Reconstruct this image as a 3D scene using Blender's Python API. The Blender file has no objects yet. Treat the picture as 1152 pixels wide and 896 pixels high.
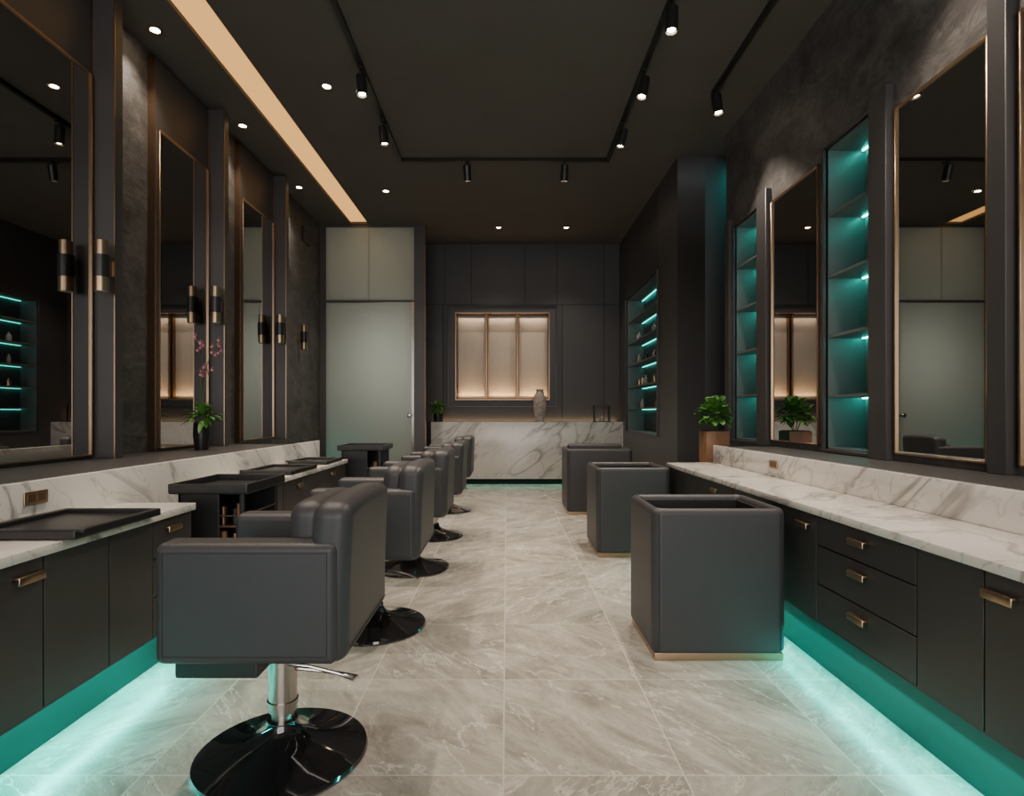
import bpy, bmesh, math, random
from mathutils import Vector, Matrix
random.seed(4)
D=bpy.data; S=bpy.context.scene; COL=S.collection

# ---------------- materials ----------------
def new_mat(name):
    m=D.materials.new(name); m.use_nodes=True
    nt=m.node_tree; b=nt.nodes['Principled BSDF']
    return m,nt,b
def mat(name,col,rough=.5,metal=0,emis=None,es=0,noise=0,nscale=8,coat=0,bump=0,bscale=60,spec=.5,span=.2):
    m,nt,b=new_mat(name)
    b.inputs['Base Color'].default_value=(*col,1)
    b.inputs['Roughness'].default_value=rough
    b.inputs['Metallic'].default_value=metal
    b.inputs['Coat Weight'].default_value=coat
    b.inputs['Specular IOR Level'].default_value=spec
    if emis:
        b.inputs['Emission Color'].default_value=(*emis,1); b.inputs['Emission Strength'].default_value=es
    tc=nt.nodes.new('ShaderNodeTexCoord')
    if noise:
        n=nt.nodes.new('ShaderNodeTexNoise'); n.inputs['Scale'].default_value=nscale
        n.inputs['Detail'].default_value=10; n.inputs['Roughness'].default_value=.7
        r=nt.nodes.new('ShaderNodeValToRGB')
        r.color_ramp.elements[0].position=.5-span; r.color_ramp.elements[1].position=.5+span
        r.color_ramp.elements[0].color=(*[c*(1-noise) for c in col],1)
        r.color_ramp.elements[1].color=(*[c*(1+noise) for c in col],1)
        nt.links.new(tc.outputs['Object'],n.inputs['Vector']); nt.links.new(n.outputs['Fac'],r.inputs['Fac'])
        nt.links.new(r.outputs['Color'],b.inputs['Base Color'])
    if bump:
        n=nt.nodes.new('ShaderNodeTexNoise'); n.inputs['Scale'].default_value=bscale; n.inputs['Detail'].default_value=4
        bp=nt.nodes.new('ShaderNodeBump'); bp.inputs['Strength'].default_value=bump; bp.inputs['Distance'].default_value=.01
        nt.links.new(tc.outputs['Object'],n.inputs['Vector']); nt.links.new(n.outputs['Fac'],bp.inputs['Height'])
        nt.links.new(bp.outputs['Normal'],b.inputs['Normal'])
    return m
def stone(name,col,scale=1.0):
    """trowelled dark plaster: large clouds, smeared streaks and thin scratches"""
    m,nt,b=new_mat(name); N=nt.nodes; L=nt.links; b.inputs['Roughness'].default_value=.55
    tc=N.new('ShaderNodeTexCoord'); mp=N.new('ShaderNodeMapping'); mp.inputs['Scale'].default_value=(scale,scale,scale*1.5); L.new(tc.outputs['Object'],mp.inputs[0])
    def noise(sc,det,rg,dist,lo,hi,a,c):
        n=N.new('ShaderNodeTexNoise'); n.inputs['Scale'].default_value=sc; n.inputs['Detail'].default_value=det; n.inputs['Roughness'].default_value=rg; n.inputs['Distortion'].default_value=dist
        L.new(mp.outputs[0],n.inputs['Vector']); r=N.new('ShaderNodeMapRange'); r.inputs['From Min'].default_value=lo; r.inputs['From Max'].default_value=hi; r.inputs['To Min'].default_value=a; r.inputs['To Max'].default_value=c
        L.new(n.outputs['Fac'],r.inputs['Value']); return r.outputs[0]
    a=noise(1.6,12,.72,.6,.38,.62,.6,1.4); c=noise(5.5,10,.75,1.2,.40,.60,.75,1.25)
    mu=N.new('ShaderNodeMath'); mu.operation='MULTIPLY'; L.new(a,mu.inputs[0]); L.new(c,mu.inputs[1])
    v=N.new('ShaderNodeVectorMath'); v.operation='SCALE'; v.inputs[0].default_value=col; L.new(mu.outputs[0],v.inputs['Scale'])
    L.new(v.outputs[0],b.inputs['Base Color'])
    bp=N.new('ShaderNodeBump'); bp.inputs['Strength'].default_value=.35; bp.inputs['Distance'].default_value=.01; L.new(mu.outputs[0],bp.inputs['Height']); L.new(bp.outputs[0],b.inputs['Normal'])
    return m
def marble(name,base,vein,scale=1.2,rot=(0.6,0.3,0.9),rough=.18):
    m,nt,b=new_mat(name); N=nt.nodes; L=nt.links
    tc=N.new('ShaderNodeTexCoord'); m0=N.new('ShaderNodeMapping'); m0.inputs['Rotation'].default_value=rot
    mp=N.new('ShaderNodeMapping'); mp.inputs['Scale'].default_value=(.55,1,2.0)
    L.new(tc.outputs['Object'],m0.inputs['Vector']); L.new(m0.outputs[0],mp.inputs['Vector'])
    out=None
    for sc,w,amt in ((scale,.03,1.2),(scale*2.3,.016,.7)):
        n=N.new('ShaderNodeTexNoise'); n.inputs['Scale'].default_value=sc; n.inputs['Detail'].default_value=5
        n.inputs['Distortion'].default_value=.7; n.inputs['Roughness'].default_value=.5
        L.new(mp.outputs['Vector'],n.inputs['Vector'])
        s=N.new('ShaderNodeMath'); s.operation='SUBTRACT'; s.inputs[1].default_value=.5; L.new(n.outputs['Fac'],s.inputs[0])
        a=N.new('ShaderNodeMath'); a.operation='ABSOLUTE'; L.new(s.outputs[0],a.inputs[0])
        mr=N.new('ShaderNodeMapRange'); mr.inputs['From Min'].default_value=0; mr.inputs['From Max'].default_value=w
        mr.inputs['To Min'].default_value=amt; mr.inputs['To Max'].default_value=0; L.new(a.outputs[0],mr.inputs['Value'])
        if out is None: out=mr.outputs[0]
        else:
            mx=N.new('ShaderNodeMath'); mx.operation='MAXIMUM'; L.new(out,mx.inputs[0]); L.new(mr.outputs[0],mx.inputs[1]); out=mx.outputs[0]
    cl=N.new('ShaderNodeTexNoise'); cl.inputs['Scale'].default_value=scale*1.5; L.new(mp.outputs['Vector'],cl.inputs['Vector'])
    mc=N.new('ShaderNodeMix'); mc.data_type='RGBA'; mc.inputs[6].default_value=(*base,1); mc.inputs[7].default_value=(*[c*.72 for c in base],1)
    L.new(cl.outputs['Fac'],mc.inputs[0])
    mm=N.new('ShaderNodeMath'); mm.operation='MULTIPLY'; mm.use_clamp=True; L.new(out,mm.inputs[0]); L.new(cl.outputs['Fac'],mm.inputs[1])
    mx2=N.new('ShaderNodeMix'); mx2.data_type='RGBA'; L.new(mm.outputs[0],mx2.inputs[0]); L.new(mc.outputs[2],mx2.inputs[6]); mx2.inputs[7].default_value=(*vein,1)
    L.new(mx2.outputs[2],b.inputs['Base Color']); b.inputs['Roughness'].default_value=rough
    return m
def floor_mat():
    m,nt,b=new_mat('floor_stone_tile'); N=nt.nodes; L=nt.links
    tc=N.new('ShaderNodeTexCoord'); sp=N.new('ShaderNodeSeparateXYZ'); L.new(tc.outputs['Object'],sp.inputs[0])
    def M(op,a,bv=None,c=None):
        n=N.new('ShaderNodeMath'); n.operation=op
        for i,v in enumerate((a,bv,c)):
            if v is None: continue
            if isinstance(v,(int,float)): n.inputs[i].default_value=v
            else: L.new(v,n.inputs[i])
        return n.outputs[0]
    u=M('DIVIDE',M('ADD',sp.outputs[0],.01+5.6),.56); v=M('DIVIDE',M('ADD',sp.outputs[1],6.45-.5),.645)
    fu=M('FRACT',u); fv=M('FRACT',v)
    du=M('MULTIPLY',M('MINIMUM',fu,M('SUBTRACT',1,fu)),.56); dv=M('MULTIPLY',M('MINIMUM',fv,M('SUBTRACT',1,fv)),.645)
    dist=M('MINIMUM',du,dv)
    gr=N.new('ShaderNodeMapRange'); gr.inputs['From Min'].default_value=.0016; gr.inputs['From Max'].default_value=.0036; L.new(dist,gr.inputs['Value'])
    cb=N.new('ShaderNodeCombineXYZ'); L.new(M('FLOOR',u),cb.inputs[0]); L.new(M('FLOOR',v),cb.inputs[1])
    wn=N.new('ShaderNodeTexWhiteNoise'); L.new(cb.outputs[0],wn.inputs['Vector'])
    sgn=M('SUBTRACT',M('MULTIPLY',M('GREATER_THAN',wn.outputs['Value'],.5),2),1)
    cv=N.new('ShaderNodeCombineXYZ')
    L.new(M('MULTIPLY',sp.outputs[0],sgn),cv.inputs[0]); L.new(sp.outputs[1],cv.inputs[1]); L.new(M('MULTIPLY',wn.outputs['Value'],37.0),cv.inputs[2])
    m0=N.new('ShaderNodeMapping'); m0.inputs['Rotation'].default_value=(0,0,.85); L.new(cv.outputs[0],m0.inputs['Vector'])
    mp=N.new('ShaderNodeMapping'); mp.inputs['Scale'].default_value=(1,2.5,1)
    L.new(m0.outputs[0],mp.inputs['Vector'])
    n1=N.new('ShaderNodeTexNoise'); n1.inputs['Scale'].default_value=2.0; n1.inputs['Detail'].default_value=12; n1.inputs['Roughness'].default_value=.70; n1.inputs['Distortion'].default_value=.7
    L.new(mp.outputs['Vector'],n1.inputs['Vector'])
    r=N.new('ShaderNodeValToRGB'); e=r.color_ramp.elements
    e[0].position=.33; e[0].color=(.20,.182,.160,1); e[1].position=.69; e[1].color=(.46,.435,.395,1)
    x=r.color_ramp.elements.new(.5); x.color=(.325,.303,.270,1)
    L.new(n1.outputs['Fac'],r.inputs['Fac'])
    col=r.outputs[0]
    for sc,w,amt,c in ((1.3,.010,.6,(.64,.61,.56,1)),(3.4,.008,.35,(.60,.57,.52,1)),(2.3,.010,.4,(.15,.137,.122,1))):
        n2=N.new('ShaderNodeTexNoise'); n2.inputs['Scale'].default_value=sc; n2.inputs['Detail'].default_value=8; n2.inputs['Distortion'].default_value=.4; n2.inputs['Roughness'].default_value=.6
        L.new(mp.outputs['Vector'],n2.inputs['Vector'])
        vr=N.new('ShaderNodeMapRange'); vr.inputs['From Min'].default_value=0; vr.inputs['From Max'].default_value=w; vr.inputs['To Min'].default_value=amt; vr.inputs['To Max'].default_value=0
        L.new(M('ABSOLUTE',M('SUBTRACT',n2.outputs['Fac'],.5)),vr.inputs['Value'])
        mv=N.new('ShaderNodeMix'); mv.data_type='RGBA'; L.new(vr.outputs[0],mv.inputs[0]); L.new(col,mv.inputs[6]); mv.inputs[7].default_value=c
        col=mv.outputs[2]
    hv=N.new('ShaderNodeMix'); hv.data_type='RGBA'; hv.blend_type='MULTIPLY'; hv.inputs[0].default_value=1
    L.new(col,hv.inputs[6]); tv=M('ADD',M('MULTIPLY',wn.outputs['Value'],.16),.9)
    ct=N.new('ShaderNodeCombineXYZ'); [L.new(tv,ct.inputs[i]) for i in range(3)]
    L.new(ct.outputs[0],hv.inputs[7])
    mg=N.new('ShaderNodeMix'); mg.data_type='RGBA'; L.new(gr.outputs[0],mg.inputs[0]); mg.inputs[6].default_value=(.47,.445,.40,1); L.new(hv.outputs[2],mg.inputs[7])
    L.new(mg.outputs[2],b.inputs['Base Color'])
    rr=M('ADD',M('MULTIPLY',n1.outputs['Fac'],.22),.13); L.new(rr,b.inputs['Roughness'])
    return m
FLOOR=floor_mat()
MARB=marble('white_marble',(.82,.79,.75),(.17,.15,.14),1.6)
MARB2=marble('white_marble_bench',(.66,.64,.61),(.10,.095,.09),1.3,rot=(.2,.7,.3))
CEIL=mat('ceiling_dark_paint',(.088,.082,.075),.85,noise=.08,nscale=2)
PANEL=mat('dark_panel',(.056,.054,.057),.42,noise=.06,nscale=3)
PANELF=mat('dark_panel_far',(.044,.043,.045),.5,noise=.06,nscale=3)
WALLP=mat('dark_wall_paint',(.060,.058,.060),.6,noise=.08,nscale=3)
PLAST=stone('mottled_plaster',(.092,.087,.086),1.0)
SLATE=stone('slate_wallcover',(.080,.077,.076),1.3)
CAB=mat('cabinet_charcoal_lacquer',(.040,.036,.036),.36,noise=.05,nscale=4)
GAP=mat('shadow_gap_black',(.006,.006,.006),.8)
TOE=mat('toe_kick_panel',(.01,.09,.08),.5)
BRASS=mat('brushed_brass',(.46,.32,.21),.32,1)
BRONZE=mat('dark_bronze',(.26,.17,.11),.35,1)
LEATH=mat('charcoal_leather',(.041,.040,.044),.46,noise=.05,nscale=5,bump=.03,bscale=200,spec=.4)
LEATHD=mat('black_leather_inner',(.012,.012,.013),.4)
BLK=mat('black_satin',(.014,.014,.015),.35)
GLOSS=mat('gloss_black_base',(.012,.011,.012),.06,coat=1)
STEEL=mat('brushed_steel',(.42,.39,.36),.22,1)
MIRR=mat('mirror_glass',(.52,.52,.51),.015,1)
def frosted():
    m,nt,b=new_mat('frosted_glass'); N=nt.nodes; L=nt.links
    b.inputs['Base Color'].default_value=(.26,.27,.25,1)
    b.inputs['Roughness'].default_value=.28; b.inputs['Specular IOR Level'].default_value=.8
    t=N.new('ShaderNodeBsdfTranslucent'); t.inputs['Color'].default_value=(.74,.76,.71,1)
    mx=N.new('ShaderNodeMixShader'); mx.inputs[0].default_value=.45
    L.new(b.outputs[0],mx.inputs[1]); L.new(t.outputs[0],mx.inputs[2]); L.new(mx.outputs[0],N['Material Output'].inputs['Surface'])
    return m
FROST=frosted()
COVE=mat('cove_light_diffuser',(.5,.3,.15),.6,emis=(1,.50,.14),es=1.15)
LAMP=mat('lamp_emitter',(1,.9,.7),.5,emis=(1,.78,.5),es=80)
TEAL=mat('teal_led',(.1,.9,.8),.5,emis=(.04,1,.80),es=22)
TEAL2=mat('teal_led_dim',(.1,.9,.8),.5,emis=(.04,1,.80),es=4)
NICHE=mat('niche_back_panel',(.18,.235,.235),.45)
NICHE2=mat('display_back_panel',(.07,.085,.087),.45)
SHELF=mat('shelf_grey',(.12,.14,.145),.4)
SHEER=mat('sheer_panel',(.50,.43,.36),.6,noise=.06,nscale=3)
WOOD=mat('walnut_wood',(.26,.13,.065),.5,noise=.35,nscale=9)
LEAF=mat('leaf_green',(.075,.22,.035),.45,noise=.4,nscale=14)
PETAL=mat('orchid_petal',(.48,.22,.28),.5)
STEM=mat('stem_green',(.06,.11,.03),.6)
CERAM=mat('patterned_ceramic',(.36,.31,.28),.5,noise=.6,nscale=22,bump=.6,bscale=30)
WHITEC=mat('white_ceramic',(.45,.43,.4),.3)
SOIL=mat('soil',(.03,.02,.015),.9)

# ---------------- builder ----------------
class B:
    def __init__(s,name): s.name=name; s.bm=bmesh.new(); s.mats=[]; 
    def mi(s,m):
        if m not in s.mats: s.mats.append(m)
        return s.mats.index(m)
    def merge(s,tmp,m):
        i=s.mi(m)
        for f in tmp.faces: f.material_index=i; f.smooth=True
        me=D.meshes.new('t'); tmp.to_mesh(me); tmp.free(); s.bm.from_mesh(me); D.meshes.remove(me)
    def box(s,x0,x1,y0,y1,z0,z1,m,bev=0,seg=3,fn=None):
        x0,x1=sorted((x0,x1)); y0,y1=sorted((y0,y1)); z0,z1=sorted((z0,z1))
        t=bmesh.new(); bmesh.ops.create_cube(t,size=1)
        for v in t.verts: v.co=Vector((x0+(v.co.x+.5)*(x1-x0),y0+(v.co.y+.5)*(y1-y0),z0+(v.co.z+.5)*(z1-z0)))
        if bev: bmesh.ops.bevel(t,geom=t.edges[:],offset=bev,segments=seg,profile=.5,affect='EDGES')
        if fn:
            for v in t.verts: v.co=fn(v.co)
        s.merge(t,m)
    def soft(s,x0,x1,y0,y1,z0,z1,r,m,n=14,fn=None):
        """rounded cushion: dense box projected to a rounded box, then deformed"""
        t=bmesh.new(); bmesh.ops.create_cube(t,size=1)
        bmesh.ops.subdivide_edges(t,edges=t.edges[:],cuts=n,use_grid_fill=True)
        def warp(a,lo,hi):
            L=hi-lo; u=a+.5; k=min(.3,r/L) ; 
            if u<.3: q=u/.3*k
            elif u>.7: q=1-(1-u)/.3*k
            else: q=k+(u-.3)/.4*(1-2*k)
            return lo+q*L
        for v in t.verts:
            c=Vector((warp(v.co.x,x0,x1),warp(v.co.y,y0,y1),warp(v.co.z,z0,z1)))
            q=Vector((min(max(c.x,x0+r),x1-r),min(max(c.y,y0+r),y1-r),min(max(c.z,z0+r),z1-r)))
            d=c-q
            if d.length>1e-6: c=q+d.normalized()*r*min(1,max(abs(d.x),abs(d.y),abs(d.z))/r)
            v.co=fn(c) if fn else c
        s.merge(t,m)
    def lathe(s,cx,cy,prof,m,seg=40,fn=None):
        t=bmesh.new(); rings=[]
        for r,z in prof:
            if r<1e-5: rings.append([t.verts.new((cx,cy,z))])
            else: rings.append([t.verts.new((cx+r*math.cos(2*math.pi*k/seg),cy+r*math.sin(2*math.pi*k/seg),z)) for k in range(seg)])
        for a,b in zip(rings,rings[1:]):
            for k in range(seg):
                q=(k+1)%seg
                if len(a)==1 and len(b)==1: continue
                if len(a)==1: t.faces.new((a[0],b[q],b[k]))
                elif len(b)==1: t.faces.new((a[k],a[q],b[0]))
                else: t.faces.new((a[k],a[q],b[q],b[k]))
        bmesh.ops.recalc_face_normals(t,faces=t.faces[:])
        if fn:
            for v in t.verts: v.co=fn(v.co)
        s.merge(t,m)
    def cyl(s,cx,cy,z0,z1,r,m,seg=28,r1=None,fn=None):
        r1=r if r1 is None else r1
        s.lathe(cx,cy,[(0,z0),(r,z0),(r1,z1),(0,z1)],m,seg,fn)
    def tube(s,pts,r,m,seg=10,closed=False):
        t=bmesh.new(); P=[Vector(p) for p in pts]; n=len(P); rings=[]
        for i,p in enumerate(P):
            a=P[(i-1)%n] if (closed or i>0) else p; b=P[(i+1)%n] if (closed or i<n-1) else p
            d=(b-a).normalized(); up=Vector((0,0,1)) if abs(d.z)<.9 else Vector((1,0,0))
            u=d.cross(up).normalized(); w=d.cross(u)
            rings.append([t.verts.new(p+u*r*math.cos(2*math.pi*k/seg)+w*r*math.sin(2*math.pi*k/seg)) for k in range(seg)])
        rng=range(n) if closed else range(n-1)
        for i in rng:
            a=rings[i]; b=rings[(i+1)%n]
            for k in range(seg): t.faces.new((a[k],a[(k+1)%seg],b[(k+1)%seg],b[k]))
        if not closed: t.faces.new(rings[0]); t.faces.new(rings[-1])
        bmesh.ops.recalc_face_normals(t,faces=t.faces[:])
        s.merge(t,m)
    def leaf(s,p,d,L,W,m):
        t=bmesh.new(); d=Vector(d).normalized(); side=d.cross(Vector((0,0,1)))
        if side.length<.1: side=Vector((1,0,0))
        side.normalize(); nn=side.cross(d); p=Vector(p); prev=None
        for k,(a,w) in enumerate(((0,.15),(.25,.8),(.5,1),(.78,.7),(1,.08))):
            c=p+d*L*a-Vector((0,0,1))*L*.35*a*a
            row=[t.verts.new(c-side*W*w/2+nn*W*.12*w),t.verts.new(c),t.verts.new(c+side*W*w/2+nn*W*.12*w)]
            if prev:
                for q in (0,1): t.faces.new((prev[q],prev[q+1],row[q+1],row[q]))
            prev=row
        s.merge(t,m)
    def done(s,loc=(0,0,0),rotz=0,wn=True):
        me=D.meshes.new(s.name); s.bm.to_mesh(me); s.bm.free()
        for m in s.mats: me.materials.append(m)
        me.set_sharp_from_angle(angle=math.radians(38))
        o=D.objects.new(s.name,me); o.location=loc; o.rotation_euler=(0,0,rotz); COL.objects.link(o)
        if wn:
            w=o.modifiers.new('wn','WEIGHTED_NORMAL'); w.keep_sharp=True
        return o
def dup(o,loc,rotz=0):
    c=D.objects.new(o.name,o.data); c.location=loc; c.rotation_euler=(0,0,rotz); COL.objects.link(c)
    w=c.modifiers.new('wn','WEIGHTED_NORMAL'); w.keep_sharp=True
    return c
def simple(name,x0,x1,y0,y1,z0,z1,m,bev=0):
    b=B(name); b.box(x0,x1,y0,y1,z0,z1,m,bev); return b.done(wn=False)
def parent(c,p):
    c.parent=p; c.matrix_parent_inverse=Matrix.Translation(p.location).inverted()
def light(name,kind,loc,target,energy,color,par=None,size=.1,sy=None,cone=60,blend=.6,rad=.03):
    l=D.lights.new(name,kind); l.energy=energy; l.color=color
    if kind=='SPOT': l.spot_size=math.radians(cone); l.spot_blend=blend; l.shadow_soft_size=rad
    if kind=='AREA':
        l.size=size
        if sy: l.shape='RECTANGLE'; l.size_y=sy
    o=D.objects.new(name,l); COL.objects.link(o); o.location=loc
    d=Vector(target)-Vector(loc); o.rotation_euler=d.to_track_quat('-Z','Y').to_euler()
    if par: parent(o,par)
    return o
def strip(name,p,length,width,direction,energy,color,par,axis='Y',spread=180):
    """long thin LED strip: long side along world axis, facing 'direction'"""
    l=D.lights.new(name,'AREA'); l.energy=energy; l.color=color; l.shape='RECTANGLE'; l.size=length; l.size_y=width; l.spread=math.radians(spread)
    o=D.objects.new(name,l); COL.objects.link(o)
    z=-Vector(direction).normalized(); x=Vector((0,1,0)) if axis=='Y' else Vector((1,0,0)); y=z.cross(x)
    mt=Matrix((x,y,z)).transposed().to_4x4(); mt.translation=Vector(p)
    o.rotation_euler=mt.to_euler(); o.location=p
    if par: parent(o,par)
    return o

HC=3.91; YB=-3.2; YF=9.5
XL=-2.75; XR=2.2; XF=1.85
# ---------------- shell ----------------
simple('floor',-3.2,3.4,YB-.2,YF+.2,-.12,0,FLOOR)
b=B('ceiling')
b.box(-3.2,-2.29,YB-.2,YF+.2,HC,HC+.2,CEIL); b.box(-2.03,3.4,YB-.2,YF+.2,HC,HC+.2,CEIL)
b.box(-2.29,-2.03,8.47,YF+.2,HC,HC+.2,CEIL); b.box(-2.29,-2.03,YB-.2,8.47,HC+.12,HC+.2,CEIL)
b.done(wn=False)
simple('cove_light_strip',-2.287,-2.033,YB,8.465,HC+.03,HC+.115,COVE)

def holed_wall(name,xa,xb,y0,y1,z0,z1,holes,m):
    ys=sorted({y0,y1,*[h[0] for h in holes],*[h[1] for h in holes]}); zs=sorted({z0,z1,*[h[2] for h in holes],*[h[3] for h in holes]})
    b=B(name)
    for i in range(len(ys)-1):
        for j in range(len(zs)-1):
            cy=(ys[i]+ys[i+1])/2; cz=(zs[j]+zs[j+1])/2
            if any(h[0]<cy<h[1] and h[2]<cz<h[3] for h in holes): continue
            b.box(xa,xb,ys[i],ys[i+1],zs[j],zs[j+1],m)
    bmesh.ops.remove_doubles(b.bm,verts=b.bm.verts[:],dist=1e-4)
    return b.done(wn=False)
simple('wall_left',XL-.25,XL,YB,YF,0,HC,SLATE)
NA=(5.02,5.56,.88,2.92); NB=(3.47,3.98,.88,2.94); NC=(7.07,8.9,.86,2.87)
holed_wall('wall_right',XR,XR+.3,YB,5.79,0,HC,[NA,NB],PLAST)
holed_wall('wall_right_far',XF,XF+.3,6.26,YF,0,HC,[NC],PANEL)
simple('wall_alcove_return',XF+.3,3.2,6.26,6.4,0,HC,PANEL)
simple('wall_alcove_side',3.1,3.2,5.6,6.26,0,HC,WALLP)
simple('wall_alcove_near',XR+.3,3.1,5.65,5.79,0,HC,WALLP)
b=B('wall_back')
b.box(-3,-2.4,YB-.2,YB,0,HC,WALLP); b.box(2.1,2.5,YB-.2,YB,0,HC,WALLP); b.box(-2.4,2.1,YB-.2,YB,3.5,HC,WALLP); b.box(-2.4,2.1,YB-.2,YB,0,.2,WALLP)
b.done(wn=False)
b=B('added_rear_window')  # unseen window behind the camera, added to let in soft fill
for x in (-2.4,-.9,.6,2.05): b.box(x,x+.05,YB-.15,YB-.08,.2,3.5,BLK)
b.box(-2.4,2.1,YB-.15,YB-.08,.2,.25,BLK); b.box(-2.4,2.1,YB-.15,YB-.08,3.45,3.5,BLK)
w1=b.done(wn=False)
light('added_rear_fill','AREA',(-.15,YB-.3,1.9),(-.15,5,2.8),215,(1,.94,.91),w1,4.4,3.2)  # added fill light that brightens the room from behind the camera
# far wall with recessed window
wx0,wx1,wz0,wz1=-.83,.69,1.36,2.77
b=B('wall_far')
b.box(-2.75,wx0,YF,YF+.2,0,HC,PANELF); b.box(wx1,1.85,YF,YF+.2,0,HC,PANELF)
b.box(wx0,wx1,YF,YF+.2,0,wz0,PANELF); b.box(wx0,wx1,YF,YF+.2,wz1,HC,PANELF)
for x in (-1.02,-.58,.3,.83,1.6):
    b.box(x-.004,x+.004,YF-.003,YF,2.92,HC,GAP)
for x in (-1.05,.91,1.6): b.box(x-.004,x+.004,YF-.003,YF,1,2.92,GAP)
b.box(-2.75,1.85,YF-.003,YF,2.916,2.924,GAP)
b.done(wn=False)
b=B('window_2')
def ring(x0,x1,z0,z1,t,ya,yb,m,bev=0):
    b.box(x0-t,x1+t,ya,yb,z1,z1+t,m,bev); b.box(x0-t,x1+t,ya,yb,z0-t,z0,m,bev)
    b.box(x0-t,x0,ya,yb,z0,z1,m,bev); b.box(x1,x1+t,ya,yb,z0,z1,m,bev)
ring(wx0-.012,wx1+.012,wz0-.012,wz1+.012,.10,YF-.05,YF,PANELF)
ring(wx0-.112,wx1+.112,wz0-.112,wz1+.112,.018,YF-.085,YF,BLK)
ring(wx0+.006,wx1-.006,wz0+.004,wz1-.004,.018,YF-.065,YF+.02,BRONZE)
b.box(wx0,wx1,YF+.2,YF+.22,wz0,wz1,SHEER)
for i in range(3):
    x0=wx0+.02+i*.51; x1=x0+.47
    b.box(x0,x1,YF+.14,YF+.155,wz0+.06,wz1-.05,SHEER,.004)
for x in (-.33,.18):
    b.box(x-.012,x+.012,YF+.0,YF+.13,wz0,wz1,BRONZE); b.box(x-.035,x-.025,YF+.06,YF+.13,wz0,wz1,BRONZE); b.box(x+.025,x+.035,YF+.06,YF+.13,wz0,wz1,BRONZE)
w2=b.done(wn=False)
strip('window_uplight',(-.07,YF+.08,wz0+.015),1.46,.03,(0,.3,1),4.4,(1,.62,.30),w2,'X',140)
strip('window_toplight',(-.07,YF+.08,wz1-.02),1.46,.03,(0,.3,-1),2.0,(1,.76,.54),w2,'X',140)

# frosted glass door partition, lit by added lamps hidden behind it
b=B('door_1')
yd=8.5
b.box(-2.75,-2.66,yd,yd+.08,0,HC,PANEL); b.box(-1.36,-1.2,yd-.02,yd+.1,0,HC,PANEL)
b.box(-2.66,-1.36,yd+.01,yd+.03,0.02,2.76,FROST); b.box(-2.66,-1.36,yd+.01,yd+.03,2.8,3.88,FROST)
b.box(-2.66,-1.36,yd,yd+.05,2.765,2.795,PANEL); b.box(-2.66,-1.36,yd,yd+.05,3.87,HC,PANEL)
b.box(-2.03,-2.027,yd+.007,yd+.02,2.8,3.88,PANEL)
b.box(-1.40,-1.36,yd-.005,yd+.03,0,2.77,STEEL)
b.box(-1.20,-1.195,yd-.022,yd+.1,0,HC,BRONZE)
b.cyl(0,0,0,.05,.022,STEEL,fn=lambda v:Vector((-1.43+v.x,yd+.01-v.z,1.10+v.y)))
b.lathe(0,0,[(0,.045),(.03,.05),(.036,.065),(.028,.08),(0,.084)],STEEL,fn=lambda v:Vector((-1.43+v.x,yd+.01-v.z,1.10+v.y)))
d1=b.done(wn=False)
simple('backlight_spill_blocker',-1.37,-1.33,yd+.08,YF,0,HC,WALLP)  # hidden partition added to keep the backlight off the far wall
light('added_glass_backlight','AREA',(-1.8,9.35,1.9),(-1.9,8.5,1.7),17,(1,1,.93),d1,.5,1.2)  # added backlight, gives the frosted glass its bright middle
light('added_glass_teal_backlight','AREA',(-2.5,9.2,.35),(-2.4,8.5,.7),2.6,(.05,1,.85),d1,.3,.3)  # added teal backlight, tints the lower left of the glass
light('added_glass_upper_backlight','AREA',(-2.0,9.3,3.5),(-2.05,8.5,3.4),6,(1,.88,.68),d1,.9,.4)  # added warm backlight for the upper pane
# ledges / trim along walls
LZ=.83
simple('trim_1',XL,-1.81,YB,5.56,0,LZ,PANEL,.004)
simple('trim_2',1.72,XR,YB,4.7,0,.855,PANEL,.004)
# ---------------- far bench ----------------
b=B('marble_reception_bench')
b.box(-1.2,1.849,9.15,YF-.004,.09,.993,MARB2,.004); b.box(-1.2,1.849,9.22,YF-.004,0,.09,GAP)
fb=b.done(wn=False)
strip('bench_teal_strip',(.3,9.19,.075),3.0,.02,(0,-.4,-1),1.2,(.05,1,.75),fb,'X',130)
strip('bench_warm_strip',(.3,9.45,1.0),3.0,.02,(0,.3,1),3.6,(1,.62,.32),fb,'X')

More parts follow.
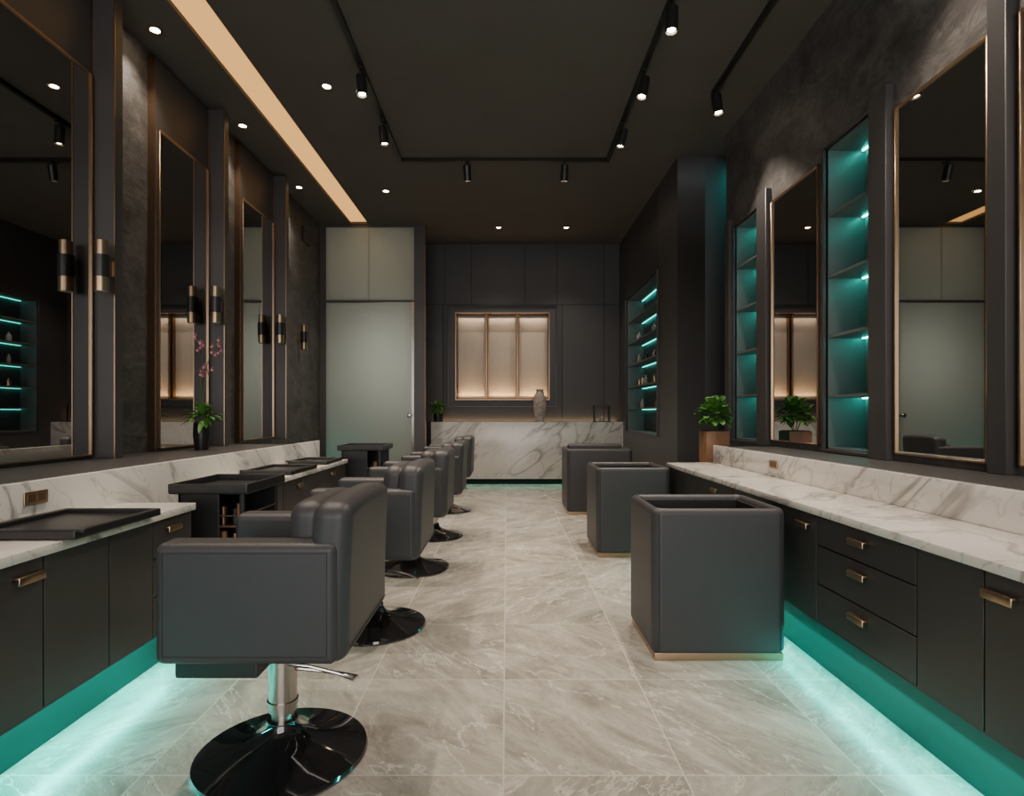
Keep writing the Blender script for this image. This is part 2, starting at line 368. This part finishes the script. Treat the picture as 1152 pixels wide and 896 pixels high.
# ---------------- counters ----------------
def handle(b,X,s,y,z,w=.1):
    b.box(X,X+s*.020,y-w/2,y+w/2,z+.004,z+.012,BRASS,.002,2)
    b.box(X+s*.016,X+s*.022,y-w/2,y+w/2,z-.014,z+.012,BRASS,.003,2)
def counter_right():
    b=B('marble_vanity_counter')
    X=1.33; s=-1; y0,y1=-1.2,4.73; zb=.233; zt=.69
    b.box(X+.018,1.70,y0,y1,zb,zt,GAP)
    b.box(1.31,1.70,y0-.01,y1+.01,zt,.722,MARB,.003,2)
    b.box(1.69,1.72,y0,y1,.722,.865,MARB,.003,2)
    b.box(1.40,1.70,y0,y1,0,zb,TOE)
    b.box(X,X+.07,y0,y1,zb-.004,zb+.002,CAB)
    edges=[-1.2,-.75,-.3,.15,.6,1.0,1.30,1.61,1.875,2.48,2.8,3.1,3.4,3.95,4.35,4.73]
    for i,(a,c) in enumerate(zip(edges,edges[1:])):
        g=.003
        if c-a>.5:
            for k,(p,q) in enumerate(((zb,.395),(.395,.56),(.56,.684))):
                b.box(X,X+.02,a+g,c-g,p+g,q-g,CAB,.0015,1); handle(b,X,s,(a+c)/2-.0,q-.05)
        else:
            b.box(X,X+.02,a+g,c-g,zb,.684,CAB,.0015,1)
            if a in (1.30,.6,2.8,2.48,3.1): handle(b,X,s,(c-.06 if a!=2.48 else a+.1),.628)
    return b.done(wn=False)
cr=counter_right()
strip('toe_kick_led',(1.392,1.75,.15),5.9,.012,(-.75,0,-1),27,(.02,1,.84),cr,'Y',120)
def counter_left(y0,y1,edges,ly):
    b=B('marble_vanity_counter')
    X=-1.45; s=1; zb=.2; zt=.68
    b.box(-1.779,X-.018,y0,y1,zb,zt,GAP)
    b.box(-1.779,-1.43,y0-.01,y1,zt,.712,MARB,.003,2)
    b.box(-1.779,-1.57,y0,y1,0,zb,TOE)
    b.box(X-.07,X,y0,y1,zb-.004,zb+.002,CAB)
    for i,(a,c) in enumerate(zip(edges,edges[1:])):
        if a==2.37:
            for p,q in ((zb,.36),(.36,.52),(.52,.674)):
                b.box(X-.02,X,a+.003,c-.003,p+.003,q-.003,CAB,.0015,1)
            handle(b,X,s,2.5,.63)
        else:
            b.box(X-.02,X,a+.003,c-.003,zb,.674,CAB,.0015,1)
        if a in (1.5,.9,3.75,4.5): handle(b,X,s,c-.065,.625)
    return b.done(wn=False)
cl=counter_left(-1.2,2.66,[-1.2,-.8,-.4,0,.3,.6,.9,1.2,1.5,1.81,2.11,2.37,2.66],0)
strip('toe_kick_led',(-1.562,.75,.15),3.8,.012,(.8,0,-1),23,(.02,1,.84),cl,'Y',120)
cl2=counter_left(3.36,5.2,[3.36,3.75,4.1,4.5,4.85,5.2],0)
strip('toe_kick_led_far',(-1.562,4.3,.15),1.8,.012,(.8,0,-1),3,(.02,1,.80),cl2,'Y',115)
simple('trim_9',-1.809,-1.78,-1.2,5.5,.0,.868,MARB,.003)
b=B('brass_power_outlet'); b.box(0,.006,-.055,.055,-.025,.025,BRASS,.002,2); b.box(.004,.008,-.04,-.005,-.014,.014,BRONZE); b.box(.004,.008,.005,.04,-.014,.014,BRONZE)
o=b.done((-1.779,2.18,.805)); dup(o,(1.689,3.65,.80),math.pi)
def tray(loc,lx,ly):
    b=B('black_counter_tray')
    b.box(-lx/2,lx/2,-ly/2,ly/2,0,.012,BLK,.004,2)
    for a in (-1,1):
        b.box(a*lx/2-.012,a*lx/2+.012,-ly/2-.012,ly/2+.012,0,.03,BLK,.006,3); b.box(-lx/2,lx/2,a*ly/2-.012,a*ly/2+.012,0,.03,BLK,.006,3)
    b.box(-lx/2-.03,lx/2+.03,-ly/2,-ly/2+.02,.02,.032,BLK,.003,2)
    return b.done(loc)
tray((-1.58,2.09,.713),.36,.44); tray((-1.60,4.1,.713),.32,.5); tray((-1.60,4.85,.713),.3,.4)
def trolley(loc,w=.36,dd=.44,h=.76):
    b=B('salon_trolley')
    b.box(-w/2,-w/2+.015,-dd/2,dd/2,.06,h-.04,BLK,.003,2)
    b.box(-w/2,w/2,dd/2-.015,dd/2,.06,h-.04,BLK,.003,2)
    b.box(-w/2,w/2-.12,-dd/2,-dd/2+.015,.06,h-.04,BLK,.003,2)
    b.box(w/2-.02,w/2,-dd/2,-dd/2+.02,.06,h-.04,BLK,.003,2); b.box(w/2-.02,w/2,dd/2-.02,dd/2,.06,h-.04,BLK,.003,2)
    for z in (.08,.25,.42,.56): b.box(-w/2,w/2,-dd/2+.005,dd/2,z,z+.012,BRONZE if z>.1 else BLK,.003,2)
    for z in (.32,.48,.62): b.tube([(w/2-.005,-dd/2+.01,z),(w/2-.005,dd/2-.01,z)],.004,BRONZE); b.tube([(w/2-.12,-dd/2+.005,z),(w/2-.005,-dd/2+.005,z)],.004,BRONZE)
    b.box(-w/2-.03,w/2+.03,-dd/2-.03,dd/2+.03,h-.04,h-.025,BLK,.004,2)
    for a in (-1,1):
        b.box(a*(w/2+.025)-.008,a*(w/2+.025)+.008,-dd/2-.03,dd/2+.03,h-.035,h+.01,BLK,.004,2)
        b.box(-w/2-.03,w/2+.03,a*(dd/2+.025)-.008,a*(dd/2+.025)+.008,h-.035,h+.01,BLK,.004,2)
    for i,z in enumerate((.262,.432,.572)):
        for j,x in enumerate((.03,.075,.115)):
            b.cyl(x if w/2>.14 else x-.02,-dd/2+.07+.03*(j%2),z,z+(.07,.10,.085)[(i+j)%3],.018,(BLK,WOOD,BRONZE)[(i+j)%3],16)
    for a in (-1,1):
        for c in (-1,1):
            b.lathe(0,0,[(0,-.01),(.03,-.01),(.03,.01),(0,.01)],BLK,20,fn=lambda v,a=a,c=c:Vector((a*(w/2-.04)+v.x,c*(dd/2-.04)+v.z,.03+v.y)))
            b.cyl(a*(w/2-.04),c*(dd/2-.04),.045,.08,.01,STEEL)
    return b.done(loc)
trolley((-1.45,3.04,0),.32,.42,.77); trolley((-1.35,5.55,0),.36,.4,.82)

# ---------------- barber chairs ----------------
def chair():
    b=B('barber_chair')
    for a in (-1,1):
        y0,y1=(-.29,-.185) if a<0 else (.185,.29)
        b.soft(-.25,.26,y0,y1,.415,.757,.024,LEATH,16)
        yy=a*.2903
        b.tube([(-.224,yy,.441),(.234,yy,.441),(.234,yy,.731),(-.224,yy,.731)],.0012,LEATHD,6,closed=True)
    b.soft(-.245,.16,-.19,.19,.42,.56,.03,LEATH)
    b.soft(-.235,.12,-.185,.185,.54,.60,.025,LEATH)
    def curve(v):
        k=max(0,(v.z-.45))/.4
        return Vector((v.x+.012*k*k,v.y,v.z-.012*(abs(v.y)/.27)**3*k))
    b.soft(.17,.285,-.275,.275,.41,.876,.042,LEATH,16,fn=curve)
    b.soft(.075,.185,-.195,.195,.52,.862,.045,LEATH,16,fn=curve)
    b.tube([(.2875,-.24,.45),(.2875,.24,.45)],.0015,LEATHD,6)
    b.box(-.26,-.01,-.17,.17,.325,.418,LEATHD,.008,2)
    b.box(-.12,.14,-.12,.12,.395,.42,BLK,.004,2)
    b.cyl(0,0,.15,.40,.045,STEEL,36); b.cyl(0,0,.05,.2,.036,STEEL,36); b.cyl(0,0,.17,.185,.049,STEEL,36)
    b.cyl(0,0,.36,.40,.06,BLK,36)
    b.lathe(0,0,[(0,0),(.268,0),(.272,.008),(.268,.018),(.2,.032),(.12,.052),(.07,.075),(.052,.10),(.048,.12),(0,.12)],GLOSS,64)
    pts=[(.03,-.03,.31),(.10,-.035,.305),(.19,-.03,.28),(.235,-.015,.255),(.24,.015,.25),(.2,.03,.25),(.12,.03,.262),(.03,.02,.275)]
    b.tube(pts,.006,STEEL,8)
    return b
c0=chair().done((-.736,1.9,0))
for x,y,r in ((-.70,3.05,0),(-.69,4.2,0),(-.67,5.3,0),(-.68,6.7,0)): dup(c0,(x,y,0),r)
# ---------------- upholstered boxes ----------------
def ubox(x0,x1,y0,y1,zt,cush=False):
    b=B('upholstered_armchair' if cush else 'upholstered_bin_ottoman'); cx=(x0+x1)/2; cy=(y0+y1)/2; w=(x1-x0)/2; d=(y1-y0)/2; t=.045
    inner=.42 if cush else .12
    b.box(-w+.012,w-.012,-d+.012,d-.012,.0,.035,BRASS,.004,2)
    m=bmesh.new(); R=.045
    def loop(hw,hd,r,z,seg=6):
        out=[]
        for (sx,sy,a0) in ((1,1,0),(-1,1,90),(-1,-1,180),(1,-1,270)):
            for k in range(seg+1):
                a=math.radians(a0+90*k/seg); out.append(m.verts.new((sx*(hw-r)+r*math.cos(a),sy*(hd-r)+r*math.sin(a),z)))
        return out
    rows=[loop(w-.02,d-.02,R-.02,.03)]
    for z,i in ((.035,.008),(.05,0),(.2,0),(.45,0),(zt-.03,0),(zt-.012,.004),(zt-.003,.012),(zt,.022)): rows.append(loop(w-i,d-i,R,z))
    for z,i in ((zt-.003,.032),(zt-.012,t-.004),(zt-.03,t),(inner,t)): rows.append(loop(w-i,d-i,.02,z))
    for p,q in zip(rows,rows[1:]):
        n=len(p)
        for k in range(n): m.faces.new((p[k],p[(k+1)%n],q[(k+1)%n],q[k]))
    m.faces.new(rows[0]); m.faces.new(rows[-1])
    bmesh.ops.recalc_face_normals(m,faces=m.faces[:])
    b.merge(m,LEATH)
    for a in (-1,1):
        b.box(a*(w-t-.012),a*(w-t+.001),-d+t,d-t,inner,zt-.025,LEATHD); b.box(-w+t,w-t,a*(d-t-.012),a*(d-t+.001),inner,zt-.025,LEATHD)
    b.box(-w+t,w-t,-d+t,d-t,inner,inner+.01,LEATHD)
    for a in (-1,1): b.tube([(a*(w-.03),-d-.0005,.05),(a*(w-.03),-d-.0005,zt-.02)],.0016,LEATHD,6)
    if cush:
        b.box(-w+t,w-t,-d+t,d-t,.42,.56,LEATH,.03,4); b.box(-w+.06,w-.02,d-.16,d-.03,.5,zt+.035,LEATH,.035,4)
    return b.done((cx,cy,0))
ubox(.66,1.27,2.61,3.11,.69); ubox(.70,1.28,4.5,5.08,.70); ubox(.67,1.40,6.4,7.05,.73,True)

# ---------------- mirrors ----------------
def mirror(xw,s,y0,y1,z0,z1,t=.02,off=0):
    b=B('brass_framed_wall_mirror'); X=xw+s*off
    b.box(X,X+s*t*.6,y0+.006,y1-.006,z0+.006,z1-.006,MIRR)
    f=.011
    for (a,c,p,q) in ((y0,y1,z0,z0+f),(y0,y1,z1-f,z1),(y0,y0+f,z0,z1),(y1-f,y1,z0,z1)): b.box(X,X+s*(t+.004),a,c,p,q,BRASS,.002,1)
    return b.done(wn=False)
def station(y0,y1,n):
    b=B('trim_%d'%n)
    b.box(XL,XL+.05,y0-.03,y1+.02,LZ,3.87,PANEL,.003,1)
    b.box(XL,XL+.055,y0-.036,y0-.03,LZ,3.87,BRONZE)
    b.box(XL,XL+.20,y1+.02,y1+.10,LZ,3.87,PANEL,.003,1)
    b.box(XL+.196,XL+.203,y1+.016,y1+.022,LZ,3.87,BRASS)
    b.box(XL+.055,XL+.060,y1+.012,y1+.02,LZ,3.87,BRASS)
    b.done(wn=False)
for n,(y0,y1) in enumerate(((1.7,3.74),(4.46,5.20),(5.87,6.66))):
    station(y0,y1,3+n); mirror(XL,1,y0,y1,.85,3.32,off=.05)
station(-.6,.9,6); mirror(XL,1,-.6,.9,.85,3.32,off=.05)
def sconce(x,y,z):
    b=B('cylinder_wall_sconce')
    b.cyl(0,0,-.16,-.07,.042,BRASS); b.cyl(0,0,-.07,.07,.046,BLK); b.cyl(0,0,.07,.16,.038,BRASS)
    b.cyl(0,0,-.162,-.155,.035,WHITEC); b.cyl(0,0,.155,.162,.032,WHITEC)
    b.box(-.02,.02,.03,.085,-.05,.05,BRASS,.003,2)
    return b.done((x,y,z))
sconce(-2.575,3.672,2.06); sconce(-2.585,5.132,2.09); sconce(-2.585,6.592,2.09)
b=B('cylinder_wall_sconce'); b.cyl(0,0,-.16,-.07,.042,BRASS); b.cyl(0,0,-.07,.07,.046,BLK); b.cyl(0,0,.07,.16,.038,BRASS); b.box(-.085,0,-.02,.02,-.05,.05,BRASS,.003,2)
b.done((-2.665,7.6,2.13))
b=B('wall_air_vent'); b.box(XL,XL+.02,7.75,8.05,3.45,3.65,BLK,.003,1)
for i in range(5): b.box(XL+.02,XL+.028,7.77,8.03,3.47+i*.035,3.485+i*.035,PANEL)
b.done(wn=False)
mirror(XR,-1,4.05,4.77,.90,2.87); mirror(XR,-1,2.62,3.25,.893,2.84); mirror(XR,-1,1.75,2.46,.893,2.84)
b=B('trim_7')
for (y0,y1) in ((3.28,3.44),(2.49,2.59),(4.80,4.98),(5.6,5.70),(1.55,1.72)):
    b.box(XR-.05,XR,y0,y1,.855,3.0,PANEL,.003,1)
b.done(wn=False)
def niche(name,xw,dep,h,zs,back,led):
    y0,y1,z0,z1=h; b=B(name)
    b.box(xw+dep-.02,xw+dep,y0,y1,z0,z1,back)
    b.box(xw+.01,xw+dep,y0,y0+.012,z0,z1,SHELF); b.box(xw+.01,xw+dep,y1-.012,y1,z0,z1,SHELF)
    b.box(xw+.01,xw+dep,y0,y1,z0,z0+.012,SHELF); b.box(xw+.01,xw+dep,y0,y1,z1-.012,z1,SHELF)
    for z in zs: b.box(xw+.005,xw+dep-.02,y0+.012,y1-.012,z-.009,z+.009,SHELF)
    for z in list(zs)+[z1-.005]:
        b.box(xw+dep-.05,xw+dep-.038,y0+.03,y1-.03,z-.016,z-.009,led)
    f=.02
    for (a,c,p,q) in ((y0-f,y1+f,z0-f,z0),(y0-f,y1+f,z1,z1+f),(y0-f,y0,z0,z1),(y1,y1+f,z0,z1)): b.box(xw-.02,xw+.02,a,c,p,q,PANEL,.002,1)
    return b.done(wn=False)
niche('recessed_shelf_niche',XR,.28,NA,[1.29,1.70,2.11,2.52],NICHE,TEAL); niche('recessed_shelf_niche',XR,.28,NB,[1.24,1.65,2.06,2.48],NICHE,TEAL)
zc=[1.2,1.52,1.85,2.18,2.52]; niche('recessed_display_shelves',XF,.28,NC,zc,NICHE2,TEAL2)
b=B('shelf_bottles')
for z in zc[:4]:
    for y in (7.35,7.5,7.62,8.1,8.3,8.5):
        if random.random()<.65:
            hh=random.uniform(.09,.17); r=random.uniform(.022,.035); mm=random.choice((WHITEC,CERAM,BRASS,BLK))
            b.lathe(XF+.1,y,[(0,z+.0095),(r,z+.0095),(r,z+.009+hh*.65),(r*.4,z+.009+hh*.78),(r*.4,z+.009+hh),(0,z+.009+hh)],mm,20)
b.done()
b=B('ceiling_led_bar'); b.box(2.55,3.0,6.0,6.04,3.875,3.91,BLK); ab=b.done(wn=False)
light('alcove_teal_light','AREA',(2.75,6.02,3.86),(2.6,6.2,1.0),5,(.05,.9,.85),ab,.4,.04)

# ---------------- ceiling tracks & lamps ----------------
TX0,TX1,TY=-1.16,1.10,6.3
b=B('ceiling_light_track')
b.box(TX0-.018,TX0+.018,-.5,TY,HC-.035,HC,BLK); b.box(TX1-.018,TX1+.018,-.5,TY,HC-.035,HC,BLK); b.box(TX0-.018,TX1+.018,TY-.018,TY+.018,HC-.035,HC,BLK)
b.done(wn=False)
simple('ceiling_light_track',1.77,1.805,-.5,5.0,HC-.035,HC,BLK)
WARM=(1,.84,.67)
def spot(x,y,tx,ty,e,tz=0,cone=80):
    b=B('track_spotlight'); d=(Vector((tx,ty,tz))-Vector((x,y,HC-.2))).normalized()
    q=d.to_track_quat('-Z','Y').to_matrix(); c=Vector((0,0,-.16))
    f=lambda v:q@v+c
    b.box(-.016,.016,-.05,.05,-.05,-.03,BLK,.003,1); b.cyl(0,0,-.15,-.045,.010,BLK,12)
    b.lathe(0,0,[(0,.08),(.038,.08),(.042,.075),(.042,-.08),(.036,-.085),(.032,-.07),(0,-.07)],BLK,28,f)
    b.lathe(0,0,[(0,-.072),(.026,-.072),(.0,-.0725)],LAMP,20,f)
    o=b.done((x,y,HC))
    if e: light('spot_lamp','SPOT',Vector((x,y,HC-.16))+d*.10,(tx,ty,tz),e*2.0,WARM,o,cone=cone,blend=.8,rad=.035)
for a in ((TX0,4.62,-.9,4.3,85),(TX0,5.45,-.8,5.6,85),(TX0,3.0,-.8,3.0,85),(TX0,1.6,-.5,1.5,60),
                    (TX1,4.65,.4,4.4,85),(TX1,5.5,.3,5.8,85),(TX1,3.1,.3,3.1,85),(TX1,1.6,.2,1.8,60),(TX1,3.85,.9,3.6,40),
                    (-.43,TY,-.3,7.2,75),(.63,TY,.5,7.0,80),(1.787,4.9,2.1,4.5,70),(1.787,2.6,2.1,2.9,55,.8),(1.787,1.2,2.1,2.0,45,.8)):
    spot(*a)  # out-of-view spots near the camera are added to light the front floor
def down(x,y,e,cone=100):
    b=B('recessed_downlight'); b.lathe(0,0,[(.045,0),(.05,-.006),(.034,-.008),(.032,.0),(.045,0)],BRASS,28)
    b.lathe(0,0,[(0,-.003),(.032,-.003),(0,-.0035)],LAMP,24)
    o=b.done((x,y,HC))
    light('downlight_lamp','SPOT',(x,y,HC-.02),(x,y,0),e*2.1,WARM,o,cone=cone,blend=.8,rad=.03)
for x,y,e in ((-2.55,4.19,28),(-2.55,5.58,28),(-2.55,7.1,36),(-2.5,2.6,28),(-1.53,4.91,40),(-1.51,7.22,60),(-.12,8.63,38),(.89,8.63,38)): down(x,y,e)

# ---------------- decor ----------------
b=B('ceramic_vase'); b.lathe(0,0,[(0,0),(.05,0),(.075,.05),(.105,.2),(.11,.3),(.095,.4),(.06,.47),(.055,.5),(.065,.52),(.05,.515),(.04,.47),(0,.46)],CERAM,36); b.done((.53,9.26,.993))
b=B('candle_lantern')
for a in (-.12,.12):
    for c in (-.06,.06): b.box(a-.008,a+.008,c-.008,c+.008,0,.26,BLK)
for z in (0,.25):
    for c in (-.06,.06): b.box(-.128,.128,c-.008,c+.008,z,z+.014,BLK)
    for a in (-.12,.12): b.box(a-.008,a+.008,-.06,.06,z,z+.014,BLK)
b.box(-.12,.12,-.06,.06,0,.008,BLK); b.cyl(0,0,.008,.09,.03,WHITEC)
b.done((1.53,9.3,.993))
def foliage(b,c,R,n,L,W,m=LEAF,zs=1):
    for i in range(n):
        th=random.uniform(0,6.28); ph=random.uniform(-.35,1.45); d=Vector((math.cos(th)*math.cos(ph),math.sin(th)*math.cos(ph),math.sin(ph)*zs))
        p=Vector(c)+d*R*random.uniform(.3,.95)
        b.leaf(p,d+Vector((random.uniform(-.5,.5),random.uniform(-.5,.5),random.uniform(-.2,.5))),L*random.uniform(.7,1.2),W*random.uniform(.8,1.2),m)
b=B('potted_plant_in_wooden_planter')
b.box(-.10,.10,-.10,.10,0,.97,WOOD,.006,2); b.box(-.085,.085,-.085,.085,.965,.975,SOIL)
for i in range(8):
    th=i*.8; b.tube([(0.02*math.cos(th),.02*math.sin(th),.97),(.06*math.cos(th),.06*math.sin(th),1.1)],.004,STEM,6)
foliage(b,(0,0,1.10),.13,230,.07,.06,zs=1.3)
b.done((1.83,5.1,0),wn=False)
b=B('potted_fern'); b.lathe(0,0,[(0,0),(.07,0),(.09,.16),(.08,.16),(.075,.14),(0,.14)],BLK,28)
foliage(b,(0,0,.2),.10,110,.10,.045); b.done((-1.10,9.27,.993),wn=False)
b=B('orchid_for_reflection'); b.lathe(0,0,[(0,0),(.05,0),(.065,.12),(.06,.22),(.052,.22),(.05,.2),(0,.2)],BLK,28)  # added plant, stands in for an orchid reflected in the mirror
foliage(b,(0,0,.26),.07,50,.12,.05)
for s in (-1,1):
    pts=[(0,0,.2),(0,.02*s,.45),(.02,.04*s,.68),(.04,.1*s,.84),(.05,.17*s,.9)]
    b.tube(pts,.004,STEM,6)
    for p in pts[2:]:
        for j in range(4):
            c=Vector(p)+Vector((random.uniform(-.02,.03),random.uniform(-.05,.05),random.uniform(-.07,.03)))
            for k in range(5):
                a=k*1.257; b.leaf(c,(.3,math.cos(a),math.sin(a)),.028,.025,PETAL)
b.done((-2.47,4.68,LZ),wn=False)

# ---------------- world, camera ----------------
w=D.worlds.new('World'); S.world=w; w.use_nodes=True
w.node_tree.nodes['Background'].inputs[0].default_value=(1,.95,.9,1); w.node_tree.nodes['Background'].inputs[1].default_value=.7
cd=D.cameras.new('camera'); cam=D.objects.new('camera',cd); COL.objects.link(cam)
cam.location=(0,0,1.12); cam.rotation_euler=(math.radians(90),0,0)
cd.sensor_width=36; cd.lens=650/1152*36; cd.shift_x=6/1152; cd.shift_y=18/1152; cd.clip_start=.05
S.camera=cam
